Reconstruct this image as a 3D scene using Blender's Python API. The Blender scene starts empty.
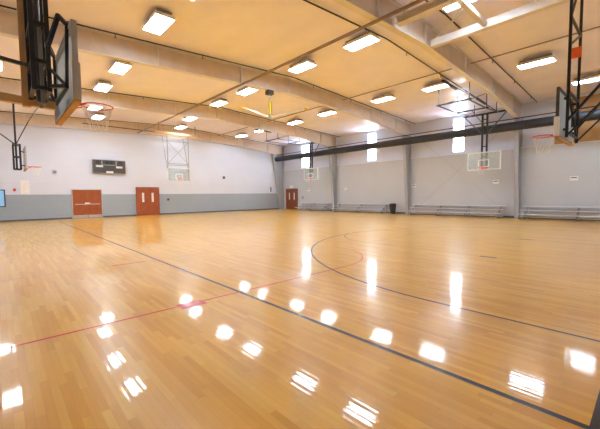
import bpy, math, random
from mathutils import Vector, Matrix

random.seed(7)
SC = bpy.context.scene
COL = SC.collection

# ------------------------------------------------------------------ camera
YAW, PITCH, ROLL = math.radians(42.551), math.radians(-3.405), math.radians(-0.59)
CAM_H, FPX = 1.513, 327.13
fwd0 = Vector((math.sin(YAW), math.cos(YAW), 0)); right = Vector((math.cos(YAW), -math.sin(YAW), 0)); up = Vector((0, 0, 1))
fwd = fwd0*math.cos(PITCH) + up*math.sin(PITCH)
u0 = up*math.cos(PITCH) - fwd0*math.sin(PITCH)
r1 = right*math.cos(ROLL) + u0*math.sin(ROLL)
u1 = u0*math.cos(ROLL) - right*math.sin(ROLL)
cam_data = bpy.data.cameras.new('camera'); cam = bpy.data.objects.new('camera', cam_data); COL.objects.link(cam)
m = Matrix((r1, u1, -fwd)).transposed().to_4x4(); m.translation = Vector((0, 0, CAM_H))
cam.matrix_world = m
cam_data.sensor_fit = 'HORIZONTAL'; cam_data.sensor_width = 36; cam_data.lens = FPX*36/600
cam_data.clip_start = 0.05; cam_data.clip_end = 500
SC.camera = cam

# ------------------------------------------------------------------ sky and exposure
LAMP = 27.0
SKY = 13.0
w = bpy.data.worlds.new('sky'); SC.world = w; w.use_nodes = True
bg = w.node_tree.nodes['Background']; bg.inputs[0].default_value = (0.70, 0.85, 1.0, 1); bg.inputs[1].default_value = SKY
SC.view_settings.view_transform = 'Standard'; SC.view_settings.look = 'None'
SC.view_settings.gamma = 1; SC.view_settings.use_curve_mapping = False
SC.view_settings.exposure = 1.06
SC.cycles.use_denoising = True
SC.cycles.max_bounces = 10; SC.cycles.diffuse_bounces = 6; SC.cycles.glossy_bounces = 4
SC.cycles.transparent_max_bounces = 12
SC.cycles.sample_clamp_indirect = 8

# ------------------------------------------------------------------ mesh helpers
class MB:
    def __init__(s): s.v = []; s.f = []; s.mi = []; s.cur = 0; s.parts = []
    def mat(s, i): s.cur = i; return s
    def add(s, vs, fs):
        s.parts.append((vs, fs)); n = len(s.v); s.v += [tuple(a) for a in vs]; s.f += [[i+n for i in f] for f in fs]; s.mi += [s.cur]*len(fs); return s
    def box(s, x0, x1, y0, y1, z0, z1):
        x0, x1 = min(x0, x1), max(x0, x1); y0, y1 = min(y0, y1), max(y0, y1); z0, z1 = min(z0, z1), max(z0, z1)
        return s.add([(x0,y0,z0),(x1,y0,z0),(x1,y1,z0),(x0,y1,z0),(x0,y0,z1),(x1,y0,z1),(x1,y1,z1),(x0,y1,z1)],
                     [(0,3,2,1),(4,5,6,7),(0,1,5,4),(1,2,6,5),(2,3,7,6),(3,0,4,7)])
    def quad(s, a, b, c, d): return s.add([a, b, c, d], [(0,1,2,3)])
    def tube(s, a, b, r, n=10, r2=None, cap=True):
        a, b = Vector(a), Vector(b); d = (b-a).normalized()
        t = Vector((0,0,1)) if abs(d.z) < .9 else Vector((1,0,0))
        p = d.cross(t).normalized(); q = d.cross(p); r2 = r if r2 is None else r2
        vs = []
        for k in range(n):
            c = 2*math.pi*k/n; vs.append(a+(p*math.cos(c)+q*math.sin(c))*r)
        for k in range(n):
            c = 2*math.pi*k/n; vs.append(b+(p*math.cos(c)+q*math.sin(c))*r2)
        fs = [(k, (k+1) % n, n+(k+1) % n, n+k) for k in range(n)]
        if cap: fs += [tuple(range(n))[::-1], tuple(range(n, 2*n))]
        return s.add(vs, fs)
    def bar(s, a, b, wd, ht):                 # rectangular bar, width horizontal
        a, b = Vector(a), Vector(b); d = (b-a).normalized()
        t = Vector((0,0,1)) if abs(d.z) < .95 else Vector((1,0,0))
        p = d.cross(t).normalized(); q = p.cross(d).normalized()
        vs = []
        for e in (a, b):
            for i, j in ((-1,-1),(1,-1),(1,1),(-1,1)): vs.append(e+p*i*wd/2+q*j*ht/2)
        return s.add(vs, [(0,1,2,3)[::-1],(4,5,6,7),(0,1,5,4),(1,2,6,5),(2,3,7,6),(3,0,4,7)])
    def prism(s, pts, axis, t0, t1):          # polygon extruded along an axis ('y': pts are (x,z); 'x': pts are (y,z))
        def P(p, t): return (p[0], t, p[1]) if axis == 'y' else (t, p[0], p[1]) if axis == 'x' else (p[0], p[1], t)
        n = len(pts)
        return s.add([P(p, t0) for p in pts]+[P(p, t1) for p in pts],
                     [tuple(range(n)), tuple(range(n, 2*n))[::-1]]+[(k, n+k, n+(k+1) % n, (k+1) % n) for k in range(n)])
    def ring(s, c, R, r, n=32, k=8):
        vs = []; fs = []
        for i in range(n):
            a = 2*math.pi*i/n
            for j in range(k):
                b = 2*math.pi*j/k; rr = R+r*math.cos(b)
                vs.append((c[0]+rr*math.cos(a), c[1]+rr*math.sin(a), c[2]+r*math.sin(b)))
        for i in range(n):
            for j in range(k):
                fs.append((i*k+j, ((i+1) % n)*k+j, ((i+1) % n)*k+(j+1) % k, i*k+(j+1) % k))
        return s.add(vs, fs)
    def lathe(s, c, prof, n=24):
        vs = []; fs = []; m_ = len(prof)
        for i in range(n):
            a = 2*math.pi*i/n
            for (r, z) in prof: vs.append((c[0]+r*math.cos(a), c[1]+r*math.sin(a), c[2]+z))
        for i in range(n):
            for j in range(m_-1):
                fs.append((i*m_+j, ((i+1) % n)*m_+j, ((i+1) % n)*m_+j+1, i*m_+j+1))
        return s.add(vs, fs)
    def each(s, name, mat, parent=None, bevel=0, smooth=False):   # every piece added becomes an object of its own
        out = []
        for vs, fs in s.parts: out.append(MB().add(vs, fs).build(name, mat, parent, bevel, smooth))
        return out
    def build(s, name, mats, parent=None, bevel=0, smooth=False):
        me = bpy.data.meshes.new(name); me.from_pydata(s.v, [], s.f); me.update()
        if not isinstance(mats, (list, tuple)): mats = [mats]
        for a in mats: me.materials.append(a)
        for p, i in zip(me.polygons, s.mi): p.material_index = i
        import bmesh
        b = bmesh.new(); b.from_mesh(me); bmesh.ops.recalc_face_normals(b, faces=b.faces); b.to_mesh(me); b.free()
        if smooth:
            for p in me.polygons: p.use_smooth = True
            try: me.set_sharp_from_angle(angle=math.radians(40))
            except Exception: pass
        o = bpy.data.objects.new(name, me); COL.objects.link(o)
        if bevel:
            md = o.modifiers.new('bevel', 'BEVEL'); md.width = bevel; md.segments = 2; md.limit_method = 'ANGLE'
        if parent: o.parent = parent
        return o

def tag(o, label=None, cat=None, group=None, kind=None):
    if label: o['label'] = label
    if cat: o['category'] = cat
    if group: o['group'] = group
    if kind: o['kind'] = kind
    return o
def empty(name, loc, rz=0):
    o = bpy.data.objects.new(name, None); COL.objects.link(o); o.location = loc; o.rotation_euler = (0, 0, rz); o.empty_display_size = .2
    return o
def struct(o, label=None, cat=None): return tag(o, label, cat, kind='structure')

# ------------------------------------------------------------------ materials
def srgb(r, g, b):
    f = lambda c: (c/255/12.92) if c/255 <= .04045 else ((c/255+.055)/1.055)**2.4
    return (f(r), f(g), f(b), 1)
def pmat(name, col, rough=.6, metal=0, noise=.06, scale=3, bump=0, coat=0, spec=.5):
    m_ = bpy.data.materials.new(name); m_.use_nodes = True; nt = m_.node_tree; p = nt.nodes['Principled BSDF']
    tc = nt.nodes.new('ShaderNodeTexCoord'); nz = nt.nodes.new('ShaderNodeTexNoise'); nz.inputs['Scale'].default_value = scale; nz.inputs['Detail'].default_value = 4
    nt.links.new(tc.outputs['Object'], nz.inputs['Vector'])
    mr = nt.nodes.new('ShaderNodeMapRange'); mr.inputs[1].default_value = .3; mr.inputs[2].default_value = .7
    mr.inputs[3].default_value = 1-noise; mr.inputs[4].default_value = 1+noise
    nt.links.new(nz.outputs[0], mr.inputs[0])
    mx = nt.nodes.new('ShaderNodeVectorMath'); mx.operation = 'SCALE'; mx.inputs[0].default_value = col[:3]
    nt.links.new(mr.outputs[0], mx.inputs['Scale']); nt.links.new(mx.outputs[0], p.inputs['Base Color'])
    p.inputs['Roughness'].default_value = rough; p.inputs['Metallic'].default_value = metal
    p.inputs['Coat Weight'].default_value = coat; p.inputs['Specular IOR Level'].default_value = spec
    if bump:
        b = nt.nodes.new('ShaderNodeBump'); b.inputs['Strength'].default_value = bump; b.inputs['Distance'].default_value = .02
        nt.links.new(nz.outputs[0], b.inputs['Height']); nt.links.new(b.outputs[0], p.inputs['Normal'])
    return m_
def emat(name, col, strength):
    m_ = bpy.data.materials.new(name); m_.use_nodes = True; p = m_.node_tree.nodes['Principled BSDF']
    p.inputs['Base Color'].default_value = col; p.inputs['Emission Color'].default_value = col; p.inputs['Emission Strength'].default_value = strength
    return m_
def glassmat(name, tint, diff=.2, gloss=.1, body=(.8, .85, .85, 1), rough=.03):
    m_ = bpy.data.materials.new(name); m_.use_nodes = True; nt = m_.node_tree; nt.nodes.clear()
    out = nt.nodes.new('ShaderNodeOutputMaterial'); t = nt.nodes.new('ShaderNodeBsdfTransparent'); t.inputs[0].default_value = tint
    d = nt.nodes.new('ShaderNodeBsdfDiffuse'); d.inputs[0].default_value = body
    g = nt.nodes.new('ShaderNodeBsdfGlossy'); g.inputs['Roughness'].default_value = rough
    m1 = nt.nodes.new('ShaderNodeMixShader'); m1.inputs[0].default_value = diff; m2 = nt.nodes.new('ShaderNodeMixShader'); m2.inputs[0].default_value = gloss
    nt.links.new(t.outputs[0], m1.inputs[1]); tl = nt.nodes.new('ShaderNodeBsdfTranslucent'); tl.inputs[0].default_value = body
    m0 = nt.nodes.new('ShaderNodeMixShader'); m0.inputs[0].default_value = .5; nt.links.new(d.outputs[0], m0.inputs[1]); nt.links.new(tl.outputs[0], m0.inputs[2])
    nt.links.new(m0.outputs[0], m1.inputs[2]); nt.links.new(m1.outputs[0], m2.inputs[1]); nt.links.new(g.outputs[0], m2.inputs[2]); nt.links.new(m2.outputs[0], out.inputs[0])
    return m_

def floor_finish(nt, p):
    """lacquer shared by wood and painted lines: cupped boards give long streaky reflections"""
    tc = nt.nodes.new('ShaderNodeTexCoord'); sep = nt.nodes.new('ShaderNodeSeparateXYZ'); nt.links.new(tc.outputs['Object'], sep.inputs[0])
    mul = nt.nodes.new('ShaderNodeMath'); mul.operation = 'MULTIPLY'; mul.inputs[1].default_value = 2*math.pi/.057
    nt.links.new(sep.outputs['X'], mul.inputs[0])
    co = nt.nodes.new('ShaderNodeMath'); co.operation = 'COSINE'; nt.links.new(mul.outputs[0], co.inputs[0])
    b = nt.nodes.new('ShaderNodeBump'); b.inputs['Strength'].default_value = 1; b.inputs['Distance'].default_value = .00008
    nt.links.new(co.outputs[0], b.inputs['Height'])
    nz = nt.nodes.new('ShaderNodeTexNoise'); nz.inputs['Scale'].default_value = 3.5; nz.inputs['Detail'].default_value = 2
    nt.links.new(tc.outputs['Object'], nz.inputs['Vector'])
    b2 = nt.nodes.new('ShaderNodeBump'); b2.inputs['Strength'].default_value = 1; b2.inputs['Distance'].default_value = .0004
    nt.links.new(nz.outputs[0], b2.inputs['Height']); nt.links.new(b.outputs[0], b2.inputs['Normal']); nt.links.new(b2.outputs[0], p.inputs['Normal'])
    nt.links.new(b2.outputs[0], p.inputs['Coat Normal'])
    p.inputs['Roughness'].default_value = .29; p.inputs['Specular IOR Level'].default_value = .32
    p.inputs['Coat Weight'].default_value = .62; p.inputs['Coat Roughness'].default_value = .05; p.inputs['Coat IOR'].default_value = 1.45
    p.inputs['IOR'].default_value = 1.45
    return sep

def wood_floor():
    m_ = bpy.data.materials.new('maple_strip_floor'); m_.use_nodes = True; nt = m_.node_tree; p = nt.nodes['Principled BSDF']
    sep = floor_finish(nt, p)
    def M(op, a, b=None, c=None):
        n = nt.nodes.new('ShaderNodeMath'); n.operation = op
        for i, q in enumerate((a, b, c)):
            if q is None: continue
            if isinstance(q, (int, float)): n.inputs[i].default_value = q
            else: nt.links.new(q, n.inputs[i])
        return n.outputs[0]
    row = M('FLOOR', M('DIVIDE', sep.outputs['X'], .057))
    wn = nt.nodes.new('ShaderNodeTexWhiteNoise'); wn.noise_dimensions = '1D'; nt.links.new(row, wn.inputs['W'])
    seg = M('FLOOR', M('ADD', M('DIVIDE', sep.outputs['Y'], .8), M('MULTIPLY', wn.outputs['Value'], 7.3)))
    cmb = nt.nodes.new('ShaderNodeCombineXYZ'); nt.links.new(row, cmb.inputs[0]); nt.links.new(seg, cmb.inputs[1])
    w2 = nt.nodes.new('ShaderNodeTexWhiteNoise'); w2.noise_dimensions = '3D'; nt.links.new(cmb.outputs[0], w2.inputs['Vector'])
    # grain
    tc = nt.nodes.new('ShaderNodeTexCoord'); mp = nt.nodes.new('ShaderNodeMapping'); mp.inputs['Scale'].default_value = (30, 1.6, 1)
    nt.links.new(tc.outputs['Object'], mp.inputs[0])
    ad = nt.nodes.new('ShaderNodeVectorMath'); ad.operation = 'ADD'; sc_ = nt.nodes.new('ShaderNodeVectorMath'); sc_.operation = 'SCALE'; sc_.inputs['Scale'].default_value = 40
    nt.links.new(w2.outputs['Color'], sc_.inputs[0]); nt.links.new(mp.outputs[0], ad.inputs[0]); nt.links.new(sc_.outputs[0], ad.inputs[1])
    gr = nt.nodes.new('ShaderNodeTexNoise'); gr.inputs['Scale'].default_value = 1; gr.inputs['Detail'].default_value = 5; gr.inputs['Roughness'].default_value = .6
    nt.links.new(ad.outputs[0], gr.inputs['Vector'])
    val = M('ADD', M('MULTIPLY', w2.outputs['Value'], .62), M('MULTIPLY', gr.outputs[0], .38))
    cr = nt.nodes.new('ShaderNodeValToRGB'); e = cr.color_ramp.elements
    e[0].position = .08; e[0].color = srgb(226, 160, 54); e[1].position = .92; e[1].color = srgb(250, 208, 96)
    x = e.new(.35); x.color = srgb(237, 178, 66); x = e.new(.65); x.color = srgb(243, 190, 76)
    nt.links.new(val, cr.inputs[0])
    # joints between strips and board ends
    fx = M('FRACT', M('DIVIDE', sep.outputs['X'], .057)); jx = M('LESS_THAN', fx, .035)
    fy = M('FRACT', M('ADD', M('DIVIDE', sep.outputs['Y'], .8), M('MULTIPLY', wn.outputs['Value'], 7.3))); jy = M('LESS_THAN', fy, .003)
    j = M('MULTIPLY', M('MAXIMUM', jx, jy), .45)
    mx = nt.nodes.new('ShaderNodeMix'); mx.data_type = 'RGBA'; mx.inputs['B'].default_value = srgb(200, 136, 56)
    nt.links.new(j, mx.inputs['Factor']); nt.links.new(cr.outputs[0], mx.inputs['A'])
    nt.links.new(mx.outputs['Result'], p.inputs['Base Color'])
    return m_
def paint_line(name, col):
    m_ = bpy.data.materials.new(name); m_.use_nodes = True; p = m_.node_tree.nodes['Principled BSDF']
    p.inputs['Base Color'].default_value = col; floor_finish(m_.node_tree, p); return m_

M = {}
M['wood'] = wood_floor()
M['line_dark'] = paint_line('navy_line_paint', srgb(24, 26, 44))
M['line_red'] = paint_line('red_line_paint', srgb(226, 48, 12))
M['line_thin'] = paint_line('thin_navy_line_paint', srgb(95, 80, 75))
M['line_faint'] = paint_line('worn_red_line_paint', srgb(222, 150, 92))
def wallmat(name, zsplit, top, bot, block=True):
    m_ = bpy.data.materials.new(name); m_.use_nodes = True; nt = m_.node_tree; p = nt.nodes['Principled BSDF']
    tc = nt.nodes.new('ShaderNodeTexCoord'); sep = nt.nodes.new('ShaderNodeSeparateXYZ'); nt.links.new(tc.outputs['Object'], sep.inputs[0])
    g = nt.nodes.new('ShaderNodeMath'); g.operation = 'GREATER_THAN'; g.inputs[1].default_value = zsplit; nt.links.new(sep.outputs['Z'], g.inputs[0])
    mx = nt.nodes.new('ShaderNodeMix'); mx.data_type = 'RGBA'; mx.inputs['A'].default_value = bot; mx.inputs['B'].default_value = top
    nt.links.new(g.outputs[0], mx.inputs['Factor'])
    nz = nt.nodes.new('ShaderNodeTexNoise'); nz.inputs['Scale'].default_value = .8; nt.links.new(tc.outputs['Object'], nz.inputs['Vector'])
    mr = nt.nodes.new('ShaderNodeMapRange'); mr.inputs[3].default_value = .95; mr.inputs[4].default_value = 1.04; nt.links.new(nz.outputs[0], mr.inputs[0])
    # sheet joints every 1.22 m
    w_ = nt.nodes.new('ShaderNodeMath'); w_.operation = 'FRACT'; d = nt.nodes.new('ShaderNodeMath'); d.operation = 'DIVIDE'; d.inputs[1].default_value = 1.22
    nt.links.new(sep.outputs['Z'], d.inputs[0]); nt.links.new(d.outputs[0], w_.inputs[0])
    lt = nt.nodes.new('ShaderNodeMath'); lt.operation = 'LESS_THAN'; lt.inputs[1].default_value = .012; nt.links.new(w_.outputs[0], lt.inputs[0])
    sb = nt.nodes.new('ShaderNodeMath'); sb.operation = 'MULTIPLY_ADD'; sb.inputs[1].default_value = -.10; nt.links.new(lt.outputs[0], sb.inputs[0]); nt.links.new(mr.outputs[0], sb.inputs[2])
    v = nt.nodes.new('ShaderNodeVectorMath'); v.operation = 'SCALE'; nt.links.new(mx.outputs['Result'], v.inputs[0]); nt.links.new(sb.outputs[0], v.inputs['Scale'])
    nt.links.new(v.outputs[0], p.inputs['Base Color']); p.inputs['Roughness'].default_value = .55
    return m_
M['wall_far'] = wallmat('white_wall_grey_wainscot', 1.72, srgb(216, 222, 238), srgb(158, 170, 184))
M['wall_liner'] = wallmat('pale_grey_liner', -5, srgb(194, 197, 203), srgb(194, 197, 203))
M['wall_upper'] = wallmat('white_insulated_wall', -5, srgb(216, 223, 240), srgb(216, 223, 240))
M['wall_tan'] = pmat('tan_reflected_light_wall', srgb(186, 150, 104), .7, noise=.15, scale=2)  # near bay above the liner: warm reflected light put into the wall colour
M['ceiling'] = pmat('vinyl_ceiling', srgb(246, 240, 255), .40, noise=.03, scale=1.2)
def _sag(m_):                                  # quilted sag of the blanket between the roof purlins
    nt = m_.node_tree; p = nt.nodes['Principled BSDF']
    tc = nt.nodes.new('ShaderNodeTexCoord'); sp = nt.nodes.new('ShaderNodeSeparateXYZ'); nt.links.new(tc.outputs['Object'], sp.inputs[0])
    a = nt.nodes.new('ShaderNodeMath'); a.operation = 'MULTIPLY'; a.inputs[1].default_value = 2*math.pi/1.52; nt.links.new(sp.outputs['X'], a.inputs[0])
    c = nt.nodes.new('ShaderNodeMath'); c.operation = 'COSINE'; nt.links.new(a.outputs[0], c.inputs[0])
    b = nt.nodes.new('ShaderNodeBump'); b.inputs['Distance'].default_value = .022; nt.links.new(c.outputs[0], b.inputs['Height'])
    nz = nt.nodes.new('ShaderNodeTexNoise'); nz.inputs['Scale'].default_value = 1.6; nz.inputs['Detail'].default_value = 3; nt.links.new(tc.outputs['Object'], nz.inputs['Vector'])
    b2 = nt.nodes.new('ShaderNodeBump'); b2.inputs['Distance'].default_value = .02; nt.links.new(nz.outputs[0], b2.inputs['Height'])
    nt.links.new(b.outputs[0], b2.inputs['Normal']); nt.links.new(b2.outputs[0], p.inputs['Normal'])
_sag(M['ceiling']); M['ceiling'].node_tree.nodes['Principled BSDF'].inputs['IOR'].default_value = 1.7
M['steel'] = pmat('cream_painted_steel', srgb(226, 220, 214), .45, noise=.05)
M['steel_web'] = pmat('tan_grey_painted_steel', srgb(216, 200, 186), .5, noise=.06)
M['column'] = pmat('grey_painted_column', srgb(168, 172, 180), .45, noise=.05)
M['black'] = pmat('black_powder_coat', srgb(26, 27, 34), .4, noise=.1)
M['navy'] = pmat('blue_black_duct', srgb(40, 44, 56), .5, noise=.1, scale=2)
M['gunmetal'] = pmat('dark_grey_steel', srgb(84, 84, 88), .35, metal=.6)
M['grey'] = pmat('mid_grey_metal', srgb(150, 152, 156), .4, metal=.3)
M['padgrey'] = pmat('grey_board_frame', srgb(182, 180, 182), .5)
M['tan_steel'] = pmat('tan_painted_steel', srgb(216, 176, 126), .55)
M['pad_tan'] = pmat('tan_edge_padding', srgb(196, 150, 98), .7)
M['orange'] = pmat('orange_rim', srgb(226, 44, 22), .4)
M['net'] = pmat('white_net', srgb(235, 235, 235), .8)
M['glass'] = glassmat('board_glass', (.9, .94, .96, 1), .55, .12, (.66, .78, .88, 1))
M['rail'] = pmat('tan_grey_rail', srgb(150, 130, 112), .5)
M['glass_clear'] = glassmat('clear_board_glass', (.93, .97, .97, 1), .22, .06, (.75, .82, .82, 1))
M['pane'] = glassmat('window_glass', (1, 1, 1, 1), 0.0, .04)
M['white'] = pmat('white_enamel', srgb(236, 236, 236), .45)
M['alu'] = pmat('aluminium', srgb(218, 219, 226), .4, metal=.15, noise=.04)
M['door'] = pmat('reddish_oak_door', srgb(158, 80, 42), .35, noise=.16, scale=2.5, coat=.2)
M['doorframe'] = pmat('door_frame_brown', srgb(150, 78, 44), .45)
M['door_dark'] = pmat('brown_door', srgb(128, 70, 46), .45, noise=.1)
M['kick'] = pmat('brushed_steel', srgb(200, 196, 190), .3, metal=.5)
M['base'] = pmat('dark_rubber_base', srgb(92, 94, 100), .6)
M['score'] = pmat('scoreboard_face', srgb(72, 68, 68), .5, noise=.12, scale=6)
M['rubber'] = pmat('black_plastic', srgb(48, 50, 58), .5)
M['yellow'] = pmat('yellow_paint', srgb(236, 196, 36), .5)
M['red'] = pmat('red_enamel', srgb(214, 60, 40), .5)
M['tag'] = pmat('orange_tag', srgb(238, 104, 52), .6)
M['tube'] = emat('fluorescent_tube', (0.78, 0.89, 1.0, 1), LAMP)
M['bluewin'] = emat('bright_room_beyond', srgb(120, 168, 205), .35)
M['reflector'] = pmat('white_reflector', srgb(232, 232, 232), .35)

# ------------------------------------------------------------------ room
XL, XR, YN, YF = -2.2, 23.07, -2.0, 27.95
RIDGE = 11.0
def zc(x): return 7.40-.05*abs(x-RIDGE)
def zb(x):                                     # underside of the steel rafters
    if x < RIDGE: return 6.62-.042*(RIDGE-x)
    if x < 18: return 6.62-.046*(x-RIDGE)
    return 6.298-.105*(x-18)

# floor with its painted lines
fl = MB(); fl.mat(0).box(XL-.3, XR+.35, YN-.3, YF+.3, -.2, 0)
LZ = .0012
def strip(x0, x1, y0, y1, mi): fl.mat(mi).quad((x0,y0,LZ),(x1,y0,LZ),(x1,y1,LZ),(x0,y1,LZ))
def arc(cx, cy, R, wd, a0, a1, mi, n=72):
    fl.mat(mi)
    for k in range(n):
        a, b = math.radians(a0+(a1-a0)*k/n), math.radians(a0+(a1-a0)*(k+1)/n)
        P = lambda r, t: (cx+r*math.cos(t), cy+r*math.sin(t), LZ)
        fl.quad(P(R-wd/2, a), P(R-wd/2, b), P(R+wd/2, b), P(R+wd/2, a))
CX = 10.435
strip(2.69, 2.745, .24, 25.2, 1)               # side line
strip(2.69, 18.15, 0, .24, 1)                # thick base line
strip(18.1, 18.15, .24, 25.2, 1)
strip(2.745, 18.1, 25.15, 25.2, 1)
CY = 2.03; R3 = 6.02
strip(CX-R3-.02, CX-R3+.02, .24, CY, 1); strip(CX+R3-.02, CX+R3+.02, .24, CY, 1)
arc(CX, CY, R3, .045, 0, 180, 1)
strip(8.46, 8.48, .24, 6.1, 3); strip(12.46, 12.48, .24, 6.1, 3); strip(8.46, 12.48, 6.08, 6.1, 3)
arc(10.47, 6.1, 1.99, .03, 0, 180, 1)
strip(8.41, 8.52, 2.47, 2.83, 1)
strip(12.46, 12.58, 2.6, 3.0, 1)
RY = 4.385                                     # red lane of the cross court
strip(-.8, 5.3, RY-.022, RY+.022, 2); strip(-.8, 1.75, RY+3.66-.02, RY+3.66+.02, 4); strip(2.45, 5.3, RY+3.66-.02, RY+3.66+.02, 4)
strip(1.75, 2.45, RY+3.66-.045, RY+3.66+.045, 2)
arc(5.3, RY+1.83, 1.83, .028, -90, 90, 2)
strip(1.74, 2.10, RY-.15, RY-.022, 2); strip(1.74, 2.10, RY+.022, RY+.09, 2)
floor = fl.build('floor', [M['wood'], M['line_dark'], M['line_red'], M['line_thin'], M['line_faint']])
struct(floor)

# ceiling
cb = MB()
for x0, x1 in ((XL-.3, RIDGE), (RIDGE, XR+.35)):
    cb.add([(x0,YN-.3,zc(x0)),(x1,YN-.3,zc(x1)),(x1,YF+.3,zc(x1)),(x0,YF+.3,zc(x0)),
            (x0,YN-.3,zc(x0)+.15),(x1,YN-.3,zc(x1)+.15),(x1,YF+.3,zc(x1)+.15),(x0,YF+.3,zc(x0)+.15)],
           [(0,1,2,3),(4,5,6,7),(0,1,5,4),(2,3,7,6),(0,3,7,4),(1,2,6,5)])
struct(cb.build('ceiling', M['ceiling']))

# far wall, with the three real openings only as doors set on its face
pf = [(XL-.25, 0), (XR+.25, 0), (XR+.25, zc(XR+.25)), (RIDGE, zc(RIDGE)), (XL-.25, zc(XL-.25))]
struct(MB().prism(pf, 'y', YF, YF+.2).build('wall_far', M['wall_far']))
struct(MB().prism(pf, 'y', YN-.2, YN).build('wall_near', M['wall_upper']))
struct(MB().box(XL-.2, XL, YN, YF, 0, zc(XL)).build('wall_left', M['wall_far']))
# right wall: liner to 4.15 m, insulated wall above with tall windows
WZ0, WZ1 = 4.32, 6.62
WINS = [(8.85, 9.65), (15.82, 16.75), (23.75, 24.95)]
XW = XR+.12
rw = MB(); rw.mat(0).box(XR, XW+.12, YN, YF, 0, 4.15)
segs = []; y = YN
for a, b in WINS: segs.append((y, a)); y = b
segs.append((y, YF))
for i, (a, b) in enumerate(segs):
    rw.mat(1)
    rw.box(XW, XW+.12, a, b, 4.15, zc(XW))
for a, b in WINS:
    rw.mat(1).box(XW, XW+.12, a, b, 4.15, WZ0).box(XW, XW+.12, a, b, WZ1, zc(XW))
rw.mat(2)
rw.box(XW-.02, XW, YN+.1, 4.0, 4.15, 6.6)
for k in range(30):
    yy = -1.8+k*.19
    if yy < 3.95: rw.box(XW-.04, XW-.02, yy, yy+.07, 4.15, 6.6)
struct(rw.build('wall_right', [M['wall_liner'], M['wall_upper'], M['wall_tan']]))
for i, (a, b) in enumerate(WINS):
    wn = empty('window_%d' % (i+1), (XW, (a+b)/2, WZ0)); struct(wn)
    wf = MB(); t = .05; h = WZ1-WZ0; hw = (b-a)/2
    wf.box(0, .12, -hw, -hw+t, 0, h).box(0, .12, hw-t, hw, 0, h).box(0, .12, -hw+t, hw-t, 0, t).box(0, .12, -hw+t, hw-t, h-t, h)
    wf.build('window_frame', M['white'], wn)
    MB().box(.05, .056, -hw+t, hw-t, t, h-t).build('window_pane', M['pane'], wn)
struct(MB().box(XR-.05, XW+.01, YN, 27.3, 4.15, 4.19).build('trim_1', M['steel']))
b_ = MB()
for a, b in ((XL, 3.75), (5.67, 7.98), (9.82, XR)): b_.box(a, b, YF-.015, YF, 0, .11)
struct(b_.build('baseboard_far', M['base']))
struct(MB().box(XR-.015, XR, YN, 25.3, 0, .1).build('baseboard_right', M['base']))

# interior window far left
w4 = empty('window_4', (-.45, YF, .95)); struct(w4)
f_ = MB(); f_.box(-.75, -.69, -.05, 0, 0, 1.1).box(.69, .75, -.05, 0, 0, 1.1).box(-.69, .69, -.05, 0, 0, .06).box(-.69, .69, -.05, 0, 1.04, 1.1).box(-.03, .03, -.045, 0, .06, 1.04)
f_.build('window_frame', M['gunmetal'], w4)
MB().box(-.69, .69, -.02, -.012, .06, 1.04).build('window_pane', M['bluewin'], w4)

# ------------------------------------------------------------------ doors
def double_door(n, loc, rz, wd, ht, mat, frame, vision=False, kick=False, notice=False, sign=False):
    d = empty('door_%d' % n, loc, rz); struct(d)
    f = MB(); h = wd/2; t = .06
    f.box(-h, -h+t, -.09, 0, 0, ht).box(h-t, h, -.09, 0, 0, ht).box(-h+t, h-t, -.09, 0, ht-t, ht)
    f.build('door_frame', frame, d, bevel=.006)
    for s in (-1, 1):
        x0, x1 = (-h+t+.005, -.004) if s < 0 else (.004, h-t-.005)
        cx = (x0+x1)/2
        lf = MB()
        vx = cx - s*.05
        if vision:
            vw, v0, v1 = .085, ht*.47, ht*.80
            lf.box(x0, vx-vw, -.055, -.005, .01, ht-t-.005).box(vx+vw, x1, -.055, -.005, .01, ht-t-.005)
            lf.box(vx-vw, vx+vw, -.055, -.005, .01, v0).box(vx-vw, vx+vw, -.055, -.005, v1, ht-t-.005)
        else:
            lf.box(x0, x1, -.055, -.005, .01, ht-t-.005)
        leaf = lf.build('door_leaf', mat, d)
        if vision: MB().box(vx-vw, vx+vw, -.035, -.025, v0, v1).build('vision_panel', M['white'], leaf)
        bx = MB()
        bx.box(x0+.12, x1-.12, -.11, -.085, .98, 1.04).box(x0+.13, x0+.18, -.09, -.055, .98, 1.04).box(x1-.18, x1-.13, -.09, -.055, .98, 1.04)
        bx.build('push_bar', M['kick'] if not vision else M['doorframe'], leaf)
        if kick: MB().box(x0+.01, x1-.01, -.062, -.055, .02, .24).build('kick_plate', M['kick'], leaf)
        if notice and s < 0: pass
    if notice: MB().box(-.17, .15, -.13, -.115, 1.0, 1.13).build('notice_plate', M['white'], d)
    if sign: MB().box(-.3, .3, -.05, 0, ht+.08, ht+.32).build('sign_box', M['white'], d)
    return d
double_door(1, (4.71, YF, 0), 0, 1.88, 2.10, M['door'], M['kick'], kick=True, notice=True)
double_door(2, (8.90, YF, 0), 0, 1.78, 2.28, M['door'], M['door'], vision=True)
double_door(3, (XR, 26.35, 0), -math.pi/2, 1.85, 2.2, M['door_dark'], M['doorframe'], vision=True, sign=True)

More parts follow.
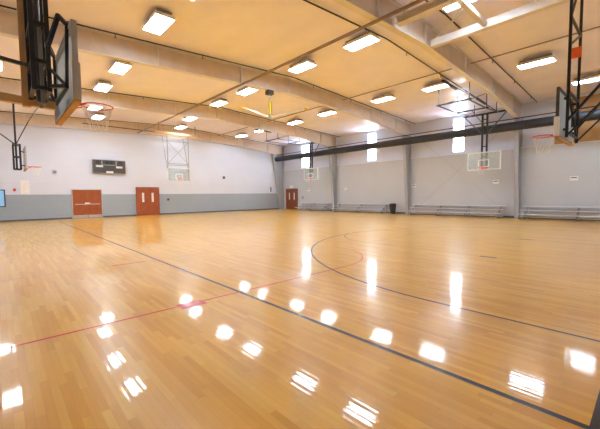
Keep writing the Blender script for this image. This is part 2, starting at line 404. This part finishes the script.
# ------------------------------------------------------------------ steel frames
FR = [(5.62, 'nearest steel portal frame crossing the ceiling above the closest right-hand hoop'),
      (12.75, 'steel portal frame crossing mid-ceiling, carrying the yellow hanging hoist'),
      (20.13, 'third steel portal frame from the camera, just before the far wall one'),
      (27.78, 'steel portal frame standing against the far wall')]
for (yf, lab) in FR:
    fr = empty('steel_frame', (XR, yf, 0)); tag(fr, lab, 'steel frame', 'steel portal frames of the hall')
    X = lambda x: x-XR
    gable = yf > 27
    tdeep = 1.5 if gable else .95
    # rafter web
    xs = [XL+.9, 2, 6, RIDGE, 15, 18, XR-tdeep]
    pts = [(X(x), zb(x)) for x in xs]+[(X(XR-.02), zb(XR-tdeep)), (X(XR-.02), zc(XR)-.02)]+[(X(x), zc(x)-.02) for x in (15, RIDGE, 4, XL+.02)]+[(X(XL+.02), zb(XL))]
    rf = MB().prism(pts, 'y', -.012, .012).build('rafter_web', M['steel_web'], fr)
    fb = MB()
    for a, b in zip(xs[:-1], xs[1:]): fb.bar((X(a), 0, zb(a)-.008), (X(b), 0, zb(b)-.008), .22, .022)
    fb.build('bottom_flange', M['steel'], fr)
    ft = MB()
    for a, b in ((XL+.05, RIDGE), (RIDGE, XR-.05)): ft.bar((X(a), 0, zc(a)-.03), (X(b), 0, zc(b)-.03), .22, .022)
    ft.build('top_flange', M['steel'], fr)
    sf = MB()
    for x in (4.6, 8.2, 11.0, 14.5, 18.0, 21.0): sf.box(X(x)-.015, X(x)+.015, -.10, .10, zb(x), zc(x)-.04)
    sf.each('stiffener', M['steel'], fr)
    bot = .6 if gable else .36
    cz = zb(XR-tdeep)
    MB().prism([(X(XR-bot), 0), (X(XR-.01), 0), (X(XR-.01), cz), (X(XR-tdeep), cz)], 'y', -.012, .012).build('column_web', M['column'], fr)
    cf = MB(); cf.bar((X(XR-bot), 0, 0.0), (X(XR-tdeep), 0, cz), .22, .025)
    cf.build('column_flange', M['column'], fr)
    MB().box(X(XR-.05), X(XR-.02), -.11, .11, 0, cz).build('rear_flange', M['column'], fr)
    MB().box(X(XR-bot)-.04, X(XR), -.15, .15, 0, .02).build('base_plate', M['column'], fr)

# wall cross bracing
for i, (a, b, lab) in enumerate((((12.5, .05), (5.95, 6.0), 'thin bracing rod rising leftover the grey wall toward the camera side'), ((5.95, .05), (12.5, 6.0), 'x'))):
    lab = ('thin steel bracing rod on the right wall, rising toward the near steel column' if i == 0 else 'thin steel bracing rod on the right wall, rising toward the column beside the waste bin')
    o = MB().tube((XR-.05-.03*i, a[0], a[1]), (XR-.05-.03*i, b[0], b[1]), .009).build('bracing_rod', M['column'])
    tag(o, lab, 'rod', 'wall bracing rods')

# ------------------------------------------------------------------ black duct along the right wall
dk = empty('air_duct', (21.88, 12, 5.32))
tag(dk, 'long dark round air duct running along the upper right wall', 'duct')
MB().tube((0, -13.9, 0), (0, 15.45, 0), .25, 28).build('duct_tube', M['navy'], dk, smooth=True)
for yy in range(-13, 16, 3):
    MB().tube((0, yy-.03, 0), (0, yy+.03, 0), .257, 28).build('duct_collar', M['black'], dk, smooth=True)
o = MB().tube((22.1, YN, 5.78), (22.1, 27.6, 5.78), .03).build('wall_pipe', M['black']); tag(o, 'thin dark pipe running just above the round air duct', 'pipe')

# ------------------------------------------------------------------ sprinkler pipes
def pipe_x(yy, lab, heads=True, x0=XL, x1=XR, r=.024):
    t = empty('sprinkler_pipe', (x0, yy, zc(x0)-.085)); tag(t, lab, 'pipe', 'sprinkler pipes across the ceiling')
    p = MB()
    p.tube((0, 0, 0), (RIDGE-x0, 0, zc(RIDGE)-zc(x0)), r, 8).tube((RIDGE-x0, 0, zc(RIDGE)-zc(x0)), (x1-x0, 0, zc(x1)-zc(x0)), r, 8)
    p.build('pipe_run', M['black'], t, smooth=True)
    if heads:
        x = x0+2.2
        while x < x1:
            zz = zc(x)-zc(x0)
            MB().tube((x-x0, 0, zz), (x-x0, 0, zz-.12), .014, 6).tube((x-x0, 0, zz-.12), (x-x0, 0, zz-.13), .035, 8).build('sprinkler_head', M['gunmetal'], t)
            x += 3.1
pipe_x(12.35, 'dark sprinkler pipe crossing the ceiling just in front of the frame with the yellow hoist')
pipe_x(7.05, 'dark sprinkler pipe crossing the ceiling just beyond the nearest steel frame')
pipe_x(4.85, 'dark sprinkler pipe crossing the ceiling nearest the camera')
pipe_x(19.6, 'dark sprinkler pipe crossing the ceiling in front of the third steel frame')
pipe_x(27.15, 'dark sprinkler pipe crossing the ceiling closest to the far wall', r=.02)
o = MB().bar((8.2, 1, 6.46), (8.2, 27.6, 6.46), .07, .07).build('ceiling_rail', M['rail']); tag(o, 'long grey rail running lengthways below the steel frames, left of the ridge', 'rail')
o = MB().tube((15.2, -1.9, 7.08), (15.2, 27.9, 7.08), .025).build('conduit', M['rail']); tag(o, 'thin grey conduit running lengthways on the ceiling right of the ridge', 'pipe')

# ------------------------------------------------------------------ ceiling lights
def make_light():
    t = empty('ceiling_light', (0, 0, 0))
    hw, hl = .29, .62
    h = MB()
    h.box(-hw, hw, -hl, hl, .06, .10)
    h.box(-hw, -hw+.012, -hl, hl, 0, .06).box(hw-.012, hw, -hl, hl, 0, .06).box(-hw+.012, hw-.012, -hl, -hl+.012, 0, .06).box(-hw+.012, hw-.012, hl-.012, hl, 0, .06)
    h.build('housing', M['reflector'], t)
    b = MB(); b.box(-.23, .23, -.56, .56, .10, .20)
    b.build('ballast_box', M['rail'], t, bevel=.01)
    for i in range(4):
        cx = -.205+i*.1367
        MB().box(cx-.042, cx+.042, -.59, .59, .015, .03).build('lamp_tube', M['tube'], t)
    hg = MB()
    for s in (-1, 1): hg.tube((0, s*.4, .20), (0, s*.4, .31), .006, 6)
    hg.each('hanger', M['grey'], t)
    return t
ROWN = {0: 'leftmost row', 4: 'second row from the left', 10: 'middle row under the ridge', 17: 'second row from the right wall', 21: 'row nearest the right wall'}
LIGHTS = [
 (10, 10.01, 7.51, 7.0), (10, 9.92, 10.59, 7.0), (10, 9.96, 14.91, 7.0), (10, 9.96, 17.92, 7.0), (10, 10.29, 22.69, 7.0), (10, 11.0, 26.0, 7.0), (10, 10.0, 3.9, 7.0),
 (17, 17.17, 3.69, 6.8), (17, 17.02, 7.97, 6.8), (17, 16.77, 11.01, 6.8), (17, 16.71, 15.38, 6.8), (17, 16.89, 18.86, 6.8), (17, 16.73, 23.04, 6.8), (17, 16.8, 26.2, 6.8),
 (4, 4.02, 11.01, 6.8), (4, 4.09, 15.81, 6.8), (4, 4.12, 19.08, 6.8), (4, 4.62, 23.63, 6.8), (4, 5.3, 26.3, 6.8), (4, 4.0, 8.4, 6.8),
 (21, 20.2, 2.26, 6.6),
 (0, .05, 17.4, 6.6), (0, -.15, 23.4, 6.6)]
ordn = ['first', 'second', 'third', 'fourth', 'fifth', 'sixth', 'seventh']
rows = {}
for L in LIGHTS: rows.setdefault(L[0], []).append(L)
def copy_tree(o, parent=None):
    c = o.copy(); COL.objects.link(c)
    if parent: c.parent = parent
    for ch in list(o.children): copy_tree(ch, c)
    return c
proto = make_light(); first = True
for k, Ls in rows.items():
    Ls.sort(key=lambda L: -L[2])
    for i, (kk, x, y_, z_) in enumerate(Ls):
        s_ = (z_-CAM_H)/(7.0-CAM_H) if kk in (17, 4) else 1
        o = proto if first else copy_tree(proto); first = False
        o.location = (x*s_, y_*s_, z_)
        # hangers reach the ceiling
        tag(o, '%s ceiling light counted from the far wall, %s' % (ordn[i], ROWN[k]) if k != 21 else 'single ceiling light near the right wall, behind the side-on black lattice hoop', 'ceiling light', 'fluorescent ceiling lights')
# ------------------------------------------------------------------ hoops
def board_parts(root, wd=1.83, ht=1.07, frame=None, glass=None, fw=.06, rim_x=.385, rimz=.15, depth=.06, pad=None, square=M['white']):
    """local frame: board face at x=0 looking to +x, bottom edge at z=0"""
    h = wd/2
    bd = MB().box(-.02, -.008, -h+fw, h-fw, fw, ht-fw).build('backboard', glass, root)
    f = MB(); f.box(-depth, 0, -h, -h+fw, 0, ht).box(-depth, 0, h-fw, h, 0, ht).box(-depth, 0, -h+fw, h-fw, ht-fw, ht)
    f.box(-depth, 0, -h+fw, h-fw, 0, fw)
    f.build('board_frame', frame, bd, bevel=.005)
    q = MB(); a, b, c, t = .30, .17, .62, .05
    q.box(-.007, -.004, -a, -a+t, b, c).box(-.007, -.004, a-t, a, b, c).box(-.007, -.004, -a+t, a-t, c-t, c).box(-.007, -.004, -a+t, a-t, b, b+t)
    q.build('target_square', square, bd)
    if pad:
        p = MB(); p.box(-depth-.012, .012, -h-.012, h+.012, -.045, -.002)
        p.build('edge_padding', pad, bd, bevel=.008)
    rm = MB(); rm.ring((rim_x, 0, rimz), .23, .011, 36, 8)
    rm.box(.0, .15, -.07, .07, rimz-.02, rimz+.012).box(0, .012, -.09, .09, rimz-.12, rimz+.03)
    rm.tube((0.01, -.08, rimz-.1), (.22, -.12, rimz-.01), .008, 6).tube((0.01, .08, rimz-.1), (.22, .12, rimz-.01), .008, 6)
    r = rm.build('rim', M['orange'], root, smooth=True)
    n = MB(); N = 12
    lv = [(.225, 0), (.195, -.11), (.165, -.21), (.14, -.31), (.13, -.42)]
    for j in range(4):
        for k in range(N):
            a0 = 2*math.pi*(k+.5*(j % 2))/N
            for s in (-.5, .5):
                a1 = a0+s*2*math.pi/N
                (ra, za), (rb, zb_) = lv[j], lv[j+1]
                n.tube((rim_x+ra*math.cos(a0), ra*math.sin(a0), rimz+za), (rim_x+rb*math.cos(a1), rb*math.sin(a1), rimz+zb_), .003, 4, cap=False)
    n.build('net', M['net'], r)
    return bd

# nearest left hoop: board faces +x, hung from the roof by a black folding mast
h1 = empty('basketball_hoop', (.90, 6.45, 2.87))
tag(h1, 'large glass basketball hoop hanging at upper left, nearest the camera, on a black folding mast', 'basketball hoop', 'ceiling hung basketball hoops')
board_parts(h1, wd=1.95, frame=M['padgrey'], glass=M['glass'], fw=.05, pad=M['pad_tan'], depth=.07, rim_x=.40, rimz=.17)
for s in (-1, 1): MB().box(-.085, .015, s*.975-.03, s*.975+.03, 0, .50).build('corner_padding', M['padgrey'], h1, bevel=.01)
Z0 = h1.location.z
top = zc(.4)-Z0-.02
for (x, yy, r) in ((-.45, -.33, .028), (-.45, .33, .028), (-.27, -.33, .028), (-.27, .33, .028)):
    MB().bar((x, yy, .2), (x, yy, top), r*2, r*2).build('mast_post', M['black'], h1)
cy = MB()
cy.tube((-.36, 0, .1), (-.36, 0, 2.1), .05, 12).tube((-.36, 0, 2.1), (-.36, 0, top), .03, 10)
cy.build('lift_cylinder', M['gunmetal'], h1, smooth=True)
cl = MB(); cl.bar((-.34, -.16, .05), (-.34, -.16, 1.15), .05, .05).bar((-.34, .16, .05), (-.34, .16, 1.15), .05, .05)
cl.each('slide_rail', M['grey'], h1)
lt = MB()
for z in (.24, .62, 1.15, 1.9, 2.7, 3.5):
    lt.bar((-.45, -.33, z), (-.45, .33, z), .05, .06).bar((-.27, -.33, z), (-.27, .33, z), .05, .06)
    lt.bar((-.45, -.33, z), (-.27, -.33, z), .05, .05).bar((-.45, .33, z), (-.27, .33, z), .05, .05)
lt.each('mast_rung', M['black'], h1)
db = MB()
for s in (-1, 1):
    db.bar((-.45, s*.33, 1.15), (-.27, s*.33, 1.9), .03, .04).bar((-.27, s*.33, 1.9), (-.45, s*.33, 2.7), .03, .04)
db.each('mast_brace', M['gunmetal'], h1)
for s in (-1, 1):
    a = MB(); a.bar((-.27, s*.33, .85), (-.16, s*.62, 1.22), .05, .05).bar((-.16, s*.62, 1.22), (-.08, s*.72, 1.08), .05, .05).bar((-.08, s*.72, 1.08), (-.10, s*.62, .25), .04, .04).bar((-.10, s*.62, .25), (-.27, s*.33, .28), .05, .05)
    a.bar((-.27, s*.33, .55), (-.10, s*.62, .25), .035, .035)
    a.build('board_arm', M['black'], h1)
a = MB(); a.bar((-.16, -.62, 1.22), (-.16, .62, 1.22), .05, .05).bar((-.10, -.62, .25), (-.10, .62, .25), .05, .05)
a.each('cross_arm', M['black'], h1)
MB().bar((-.45, 0, .62), (-1.05, .05, .70), .05, .05).bar((-1.05, .05, .70), (-2.3, .6, 2.9), .045, .045).build('rear_strut', M['gunmetal'], h1)
MB().bar((-.50, .42, .1), (-.50, .42, top-.1), .11, .11).build('mounting_post', M['tan_steel'], h1)
MB().bar((-1.0, .48, .22), (-.12, .48, .18), .12, .12).build('lower_crossbar', M['tan_steel'], h1)
MB().box(-.6, -.2, -.45, .45, top-.06, top).build('roof_plate', M['black'], h1)

# far left hoop
h2 = empty('basketball_hoop', (1.08, 21.5, 2.93))
tag(h2, 'small distant basketball hoop seen side-on at far left, on a slim black mast', 'basketball hoop', 'ceiling hung basketball hoops')
board_parts(h2, frame=M['padgrey'], glass=M['glass_clear'], pad=M['pad_tan'])
tz = zc(.75)-2.93-.02
for s in (-.12, .12): MB().bar((-.35, s, -.02), (-.35, s, tz), .07, .07).build('mast_post', M['black'], h2)
a = MB()
for z in (0, .5, 1.0, 2, 3): a.bar((-.35, -.12, z), (-.35, .12, z), .06, .06)
for x in (-.46, -.2): a.bar((x, -.3, -.02), (x, -.3, 1.2), .06, .06).bar((x, .3, -.02), (x, .3, 1.2), .06, .06)
for z in (0, .6, 1.2): a.bar((-.46, -.3, z), (-.2, -.3, z), .05, .05).bar((-.46, .3, z), (-.2, .3, z), .05, .05).bar((-.46, -.3, z), (-.46, .3, z), .05, .05).bar((-.2, -.3, z), (-.2, .3, z), .05, .05)
a.each('mast_frame', M['black'], h2)
MB().bar((-.2, 0, .9), (-.03, 0, .85), .05, .05).bar((-.2, 0, .2), (-.03, 0, .2), .05, .05).each('board_arm', M['gunmetal'], h2)
MB().bar((-.35, 0, 1.2), (-3.0, -.9, 3.4), .045, .045).bar((-.35, 0, 1.2), (0.15, -.6, 2.3), .03, .03).bar((.15, -.6, 2.3), (1.0, -.8, 3.9), .03, .03).each('sway_brace', M['gunmetal'], h2)

# right wall hoops (faces -x): local +x points into the court
def wall_hoop(x, yy, lab, mz=2.90, side=1):
    h = empty('basketball_hoop', (x, yy, mz), math.pi); tag(h, lab, 'basketball hoop', 'ceiling hung basketball hoops')
    board_parts(h, frame=M['white'], glass=M['glass_clear'], fw=.05)
    for s in (-.13, .13): MB().bar((-.10, s, .1), (-.10, s, 3.35), .09, .10).build('mast_post', M['black'], h)
    a = MB()
    for z in (.2, .8, 1.4, 2.2, 3.0): a.bar((-.10, -.13, z), (-.10, .13, z), .05, .05)
    a.bar((-.10, 0, .2), (-.03, 0, .2), .06, .06).bar((-.10, 0, .8), (-.03, 0, .8), .06, .06)
    a.each('mast_rung', M['black'], h)
    MB().bar((-.10, -1.25, 3.32), (-.10, 1.25, 3.32), .08, .10).build('cross_beam', M['black'], h)
    for s in (-1, 1):
        MB().bar((-.10, s*1.15, 3.3), (-.10, s*.12, 2.1), .05, .05).build('side_brace', M['gunmetal'], h)
        MB().tube((-.10, s*.6, 3.3), (-.10, s*.6, zc(x)-mz), .025, 8).each('hanger_rod', M['gunmetal'], h)
    # forward frame hung below the rafters
    for s in (-.75, .75):
        b = MB(); b.bar((-.10, s, 3.3), (2.0, s, 3.15), .05, .05).bar((2.0, s, 3.15), (4.6, s, 3.15), .05, .05)
        b.build('forward_arm', M['gunmetal'], h)
        v = MB(); v.tube((4.4, s, 3.15), (4.4, s, zc(x-4.4)-mz), .025, 8).tube((2.0, s, 3.15), (2.0, s, zc(x-2)-mz), .025, 8).tube((4.4, s, 3.15), (2.0, s, 3.95), .018, 8)
        v.each('hanger_rod', M['gunmetal'], h)
    c = MB(); c.bar((2.0, -.85, 3.18), (2.0, .85, 3.18), .07, .07).bar((4.4, -.85, 3.18), (4.4, .85, 3.18), .07, .07)
    c.each('cross_tube', M['black'], h)
    for (x0, x1) in ((.6, 2.0), (4.7, 6.2)):
        MB().bar((x0, .25, 3.72), (x1, .25, 3.78), .10, .08).build('roof_clamp', M['black'], h)
    MB().bar((2.0, .25, 3.78), (4.7, .25, 3.78), .03, .03).tube((-.10, 0, 2.6), (2.0, 0, 3.18), .02).each('tie_bar', M['gunmetal'], h)
    return h
wall_hoop(21.44, 7.08, 'glass basketball hoop before the right wall, beside the window, orange rim toward camera')
wall_hoop(21.2, 21.6, 'distant glass basketball hoop before the right wall, near the small brown double door')

# far main hoop
h5 = empty('basketball_hoop', (10.87, 26.3, 2.72), -math.pi/2)
tag(h5, 'front-facing basketball hoop before the far wall on a pale trapezoid pipe frame', 'basketball hoop', 'ceiling hung basketball hoops')
board_parts(h5, frame=M['white'], glass=M['glass_clear'], fw=.04, rimz=.2)
for s in (-.86, .86):
    MB().tube((-.08, s, .05), (-.08, s, 3.75), .028, 10).build('mast_post', M['grey'], h5)
    MB().tube((-.08, s, .6), (-1.1, s*1.0, 3.7), .025, 10).build('rear_brace', M['grey'], h5)
a = MB()
for z in (1.42, 1.3, 3.2): a.tube((-.08, -.86, z), (-.08, .86, z), .025, 8)
a.each('cross_tube', M['grey'], h5)
MB().tube((-.08, -.86, 1.42), (-.08, .86, 3.2), .015, 8).tube((-.08, .86, 1.42), (-.08, -.86, 3.2), .015, 8).each('cross_brace', M['grey'], h5)
MB().bar((-.08, -1.9, 3.8), (-.08, 1.9, 3.8), .12, .18).bar((-1.1, -1.9, 3.72), (-1.1, 1.9, 3.72), .08, .1).each('roof_beam', M['tan_steel'], h5)
MB().tube((-.08, -6.5, 3.78), (-.08, 1.9, 3.78), .03, 8).build('drive_pipe', M['gunmetal'], h5)
for s in (-1.5, 1.5): MB().tube((-.08, s, 3.85), (-.08, s, 4.62), .03, 8).each('hanger_rod', M['grey'], h5)

# near main hoop on the right of the picture
h6 = empty('basketball_hoop', (10.08, 1.58, 2.76), math.pi/2)
tag(h6, 'basketball hoop seen side-on at the right edge, on tall black lattice masts', 'basketball hoop', 'ceiling hung basketball hoops')
board_parts(h6, frame=M['gunmetal'], glass=M['glass'], pad=M['pad_tan'], fw=.035)
for s in (-1, 1): MB().box(-.07, .02, s*.92-.05, s*.92+.05, 0, .42).build('corner_padding', M['white'], h6, bevel=.01)
T6 = zc(10)-2.76-.5
for s in (-.66, .66):
    MB().bar((-.17, s, -.02), (-.17, s, T6), .055, .055).build('mast_post', M['black'], h6)
    MB().bar((-.17, s, .35), (-2.6, s, 3.4), .05, .05).bar((-.17, s, 0.02), (-2.0, s, 2.1), .035, .035).build('rear_brace', M['black'], h6)
a = MB()
for z in (.1, 1.0, 2.6, 4.0): a.bar((-.17, -.66, z), (-.17, .66, z), .045, .045)
a.bar((-.17, .66, 2.0), (-.17, -.66, 2.6), .04, .04).bar((-.17, .66, 2.6), (-.17, -.66, 4.0), .04, .04).bar((-.17, .66, 1.0), (-.17, -.66, .1), .04, .04)
a.each('mast_lattice', M['black'], h6)
MB().bar((-.17, -.4, .9), (-.06, -.4, .9), .05, .05).bar((-.17, .4, .9), (-.06, .4, .9), .05, .05).bar((-.17, -.4, .2), (-.06, -.4, .2), .05, .05).bar((-.17, .4, .2), (-.06, .4, .2), .05, .05).each('board_arm', M['black'], h6)
MB().box(-.29, -.07, 0, .03, 1.88, 2.12).build('warning_tag', M['tag'], h6)
MB().bar((-.2, -1.6, T6), (-.2, 1.6, T6), .1, .1).build('top_beam', M['steel'], h6)

# ceiling beams that carry the near main hoop
for i, (x, wd, ht, mt, lab) in enumerate(((9.15, .24, .18, 'steel_web', 'grey steel beam with cream flange at top right, left of its cream neighbour'),
                                          (11.38, .20, .20, 'steel', 'bright cream steel beam crossing the top right corner, braced to the frame'))):
    t = empty('hoop_support_beam', (x, 5.5, 6.72)); tag(t, lab, 'beam', 'beams carrying the near hoop')
    MB().bar((0, 0, 0), (0, -5.4, 0), wd*.3 if i == 0 else wd, ht).build('beam_web', M[mt], t)
    MB().bar((0, 0, -ht/2-.01), (0, -5.4, -ht/2-.01), wd, .02).bar((0, 0, ht/2+.01), (0, -5.4, ht/2+.01), wd, .02).each('beam_flange', M['steel'], t)
    MB().tube((0, -.05, .08), (-.5, -1.4, .58), .03).build('diagonal_brace', M['steel'], t)
t = MB().bar((9.2, 3.78, 6.72), (11.3, 3.78, 6.72), .14, .12).build('cross_beam', M['steel']); tag(t, 'short white cross beam joining the two hoop support beams at top right', 'beam')

# ------------------------------------------------------------------ hanging hoist
t = empty('hoist', (9.80, 12.75, 6.53)); tag(t, 'yellow hanging hoist under the second steel frame near the ceiling centre', 'hoist')
MB().box(-.16, .16, -.14, .14, -.2, 0).build('clamp', M['gunmetal'], t, bevel=.01)
MB().tube((0, 0, -.2), (0, 0, -.52), .045, 10).build('stem', M['grey'], t)
MB().tube((0, 0, -.5), (0, 0, -1.1), .075, 14).build('yellow_sleeve', M['yellow'], t, smooth=True)
MB().tube((.07, .03, -.5), (.07, .03, -1.1), .07, 14).build('black_sleeve', M['black'], t, smooth=True)
MB().lathe((0, 0, -1.22), [(0, -.08), (.07, -.05), (.08, 0), (.05, .12), (0, .13)], 14).build('end_fitting', M['grey'], t, smooth=True)
for (bx, by, lab) in ((11.2, 17.24, 'pale brace with yellow end running from the hoist toward the far wall'), (14.5, 15.05, 'pale brace with yellow end running from the hoist toward the right wall')):
    b = empty('ceiling_brace', (9.80, 12.75, 5.27)); tag(b, lab, 'brace', 'yellow ended ceiling braces')
    d = Vector((bx-9.8, by-12.75, 6.9-5.27)); st = d.normalized()*.16
    MB().bar(st, d, .06, .06).build('brace_bar', M['steel'], b)
    e = d-d.normalized()*.35
    MB().bar(e, d+d.normalized()*.02, .14, .14).build('yellow_end', M['yellow'], b)

# ------------------------------------------------------------------ scoreboard
s = empty('scoreboard', (6.2, YF-.002, 3.28)); tag(s, 'dark scoreboard with pale plates mounted high on the white far wall', 'scoreboard')
MB().box(-1.08, 1.08, -.16, 0, 0, .98).build('cabinet', M['score'], s, bevel=.01)
b = MB(); b.box(-1.1, 1.1, -.175, -.161, -.02, .025).box(-1.1, 1.1, -.175, -.161, .955, .99).box(-1.1, -1.07, -.175, -.161, .025, .955).box(1.07, 1.1, -.175, -.161, .025, .955)
b.build('cabinet_frame', M['grey'], s)
b = MB(); b.box(-.52, -.44, -.168, -.161, .60, .94).box(.42, .50, -.168, -.161, .60, .94).box(-.44, .42, -.168, -.161, .58, .64)
b.each('divider_strip', M['grey'], s)
for (x0, x1, z0, z1) in ((-.88, -.42, .44, .58), (.44, .88, .40, .54), (-.22, .24, .02, .16)):
    MB().box(x0, x1, -.172, -.161, z0, z1).build('name_plate', M['white'], s)
for (x0, x1) in ((-.9, -.62), (.62, .9), (-.3, .3)):
    g = MB()
    for q in range(2):
        cx = x0+(x1-x0)*(.28+.44*q); wv = (x1-x0)*.15
        g.box(cx-wv, cx+wv, -.166, -.161, .70, .88)
    g.each('digit_window', M['black'], s)

# ------------------------------------------------------------------ small wall fittings
def box_thing(name, lab, cat, x0, x1, y0, y1, z0, z1, mt, group=None):
    o = MB().box(x0, x1, y0, y1, z0, z1).build(name, mt, bevel=.004); tag(o, lab, cat, group); return o
box_thing('fire_alarm', 'small red fire alarm station on the far wall beside the blue window', 'alarm', .70, .82, YF-.06, YF, 1.95, 2.12, M['red'])
box_thing('access_panel', 'pale grey access panel on the far wall under the distant left hoop', 'panel', 1.05, 1.5, YF-.03, YF, 1.75, 2.65, M['white'])
box_thing('wall_speaker', 'small grey speaker on the white far wall left of the scoreboard', 'speaker', 2.78, 2.98, YF-.12, YF, 3.18, 3.36, M['grey'])
box_thing('thermostat', 'small grey box on the white far wall right of the front-facing hoop', 'thermostat', 15.75, 15.95, YF-.08, YF, 3.12, 3.36, M['gunmetal'])
box_thing('wall_outlet', 'small dark outlet box on the grey wainscot right of the second door', 'outlet', 10.45, 10.62, YF-.04, YF, 1.16, 1.34, M['gunmetal'])
box_thing('wall_switch', 'narrow dark switch box at the right end of the far wall', 'switch', 21.4, 21.5, YF-.05, YF, 1.9, 2.4, M['gunmetal'])
box_thing('wall_phone', 'narrow dark box on the right wall beside the brown double door', 'wall box', XR-.06, XR, 24.6, 24.75, 1.1, 1.4, M['grey'])
for i, (yy, zz, lab) in enumerate(((3.07, 2.25, 'nearest white wall plate, on the right wall left of the picture edge'),
        (6.87, 2.2, 'white wall plate on the right wall beneath the nearer glass hoop'),
        (12.4, 2.1, 'white wall plate on the right wall just past the waste bin column'),
        (19.0, 2.05, 'white wall plate on the right wall between third column and bin'),
        (23.8, 2.0, 'white wall plate on the right wall closest to the brown double door'))):
    p = empty('wall_plate', (XR, yy, zz)); tag(p, lab, 'wall plate', 'white plates along the right wall')
    MB().box(-.02, 0, -.17, .17, -.10, .14).build('plate', M['white'], p, bevel=.003)
    MB().box(-.026, -.02, -.13, .13, .03, .08).build('dark_label', M['gunmetal'], p)

# ------------------------------------------------------------------ bleachers and bin
def bleacher(y0, y1, lab):
    t = empty('bleacher', (XR-.6, (y0+y1)/2, 0)); tag(t, lab, 'bleacher', 'low aluminium bleachers along the right wall')
    h = (y1-y0)/2
    rows_ = [(-.45, .30), (-.08, .52), (.30, .74)]
    for (x, z) in rows_:
        MB().box(x-.13, x+.13, -h, h, z-.045, z).build('seat_plank', M['alu'], t, bevel=.004)
    for (x, z) in rows_[:2]:
        MB().box(x+.14, x+.30, -h, h, z-.20, z-.165).build('foot_plank', M['alu'], t)
    n = max(3, int(2*h/1.8)+1)
    for k in range(n):
        yy = -h+.25+(2*h-.5)*k/(n-1)
        f = MB()
        f.bar((-.52, yy, .025), (.5, yy, .025), .05, .05)
        for (x, z) in rows_: f.bar((x, yy, .05), (x, yy, z-.045), .045, .045)
        f.bar((-.45, yy, .22), (.30, yy, .66), .04, .04)
        f.build('support_frame', M['grey'], t)
bleacher(.2, 5.35, 'low three-row aluminium bleacher at the right edge of the picture')
bleacher(6.2, 12.3, 'low three-row aluminium bleacher under the nearer right-wall hoop and window')
bleacher(14.3, 19.7, 'low three-row aluminium bleacher just left of the waste bin')
bleacher(20.6, 24.6, 'farthest low aluminium bleacher beside the brown double door')
t = empty('waste_bin', (22.35, 13.75, 0)); tag(t, 'dark plastic waste bin standing beside a grey steel column', 'bin')
MB().lathe((0, 0, 0), [(0, 0), (.2, 0), (.26, .7), (.27, .72), (.27, .75), (.24, .75), (.19, .03), (0, .03)], 20).build('bin_body', M['rubber'], t, smooth=True)
MB().lathe((0, 0, 0), [(0, .79), (.12, .80), (.25, .765), (.28, .752), (0, .752)], 20).build('bin_rim', M['black'], t, smooth=True)
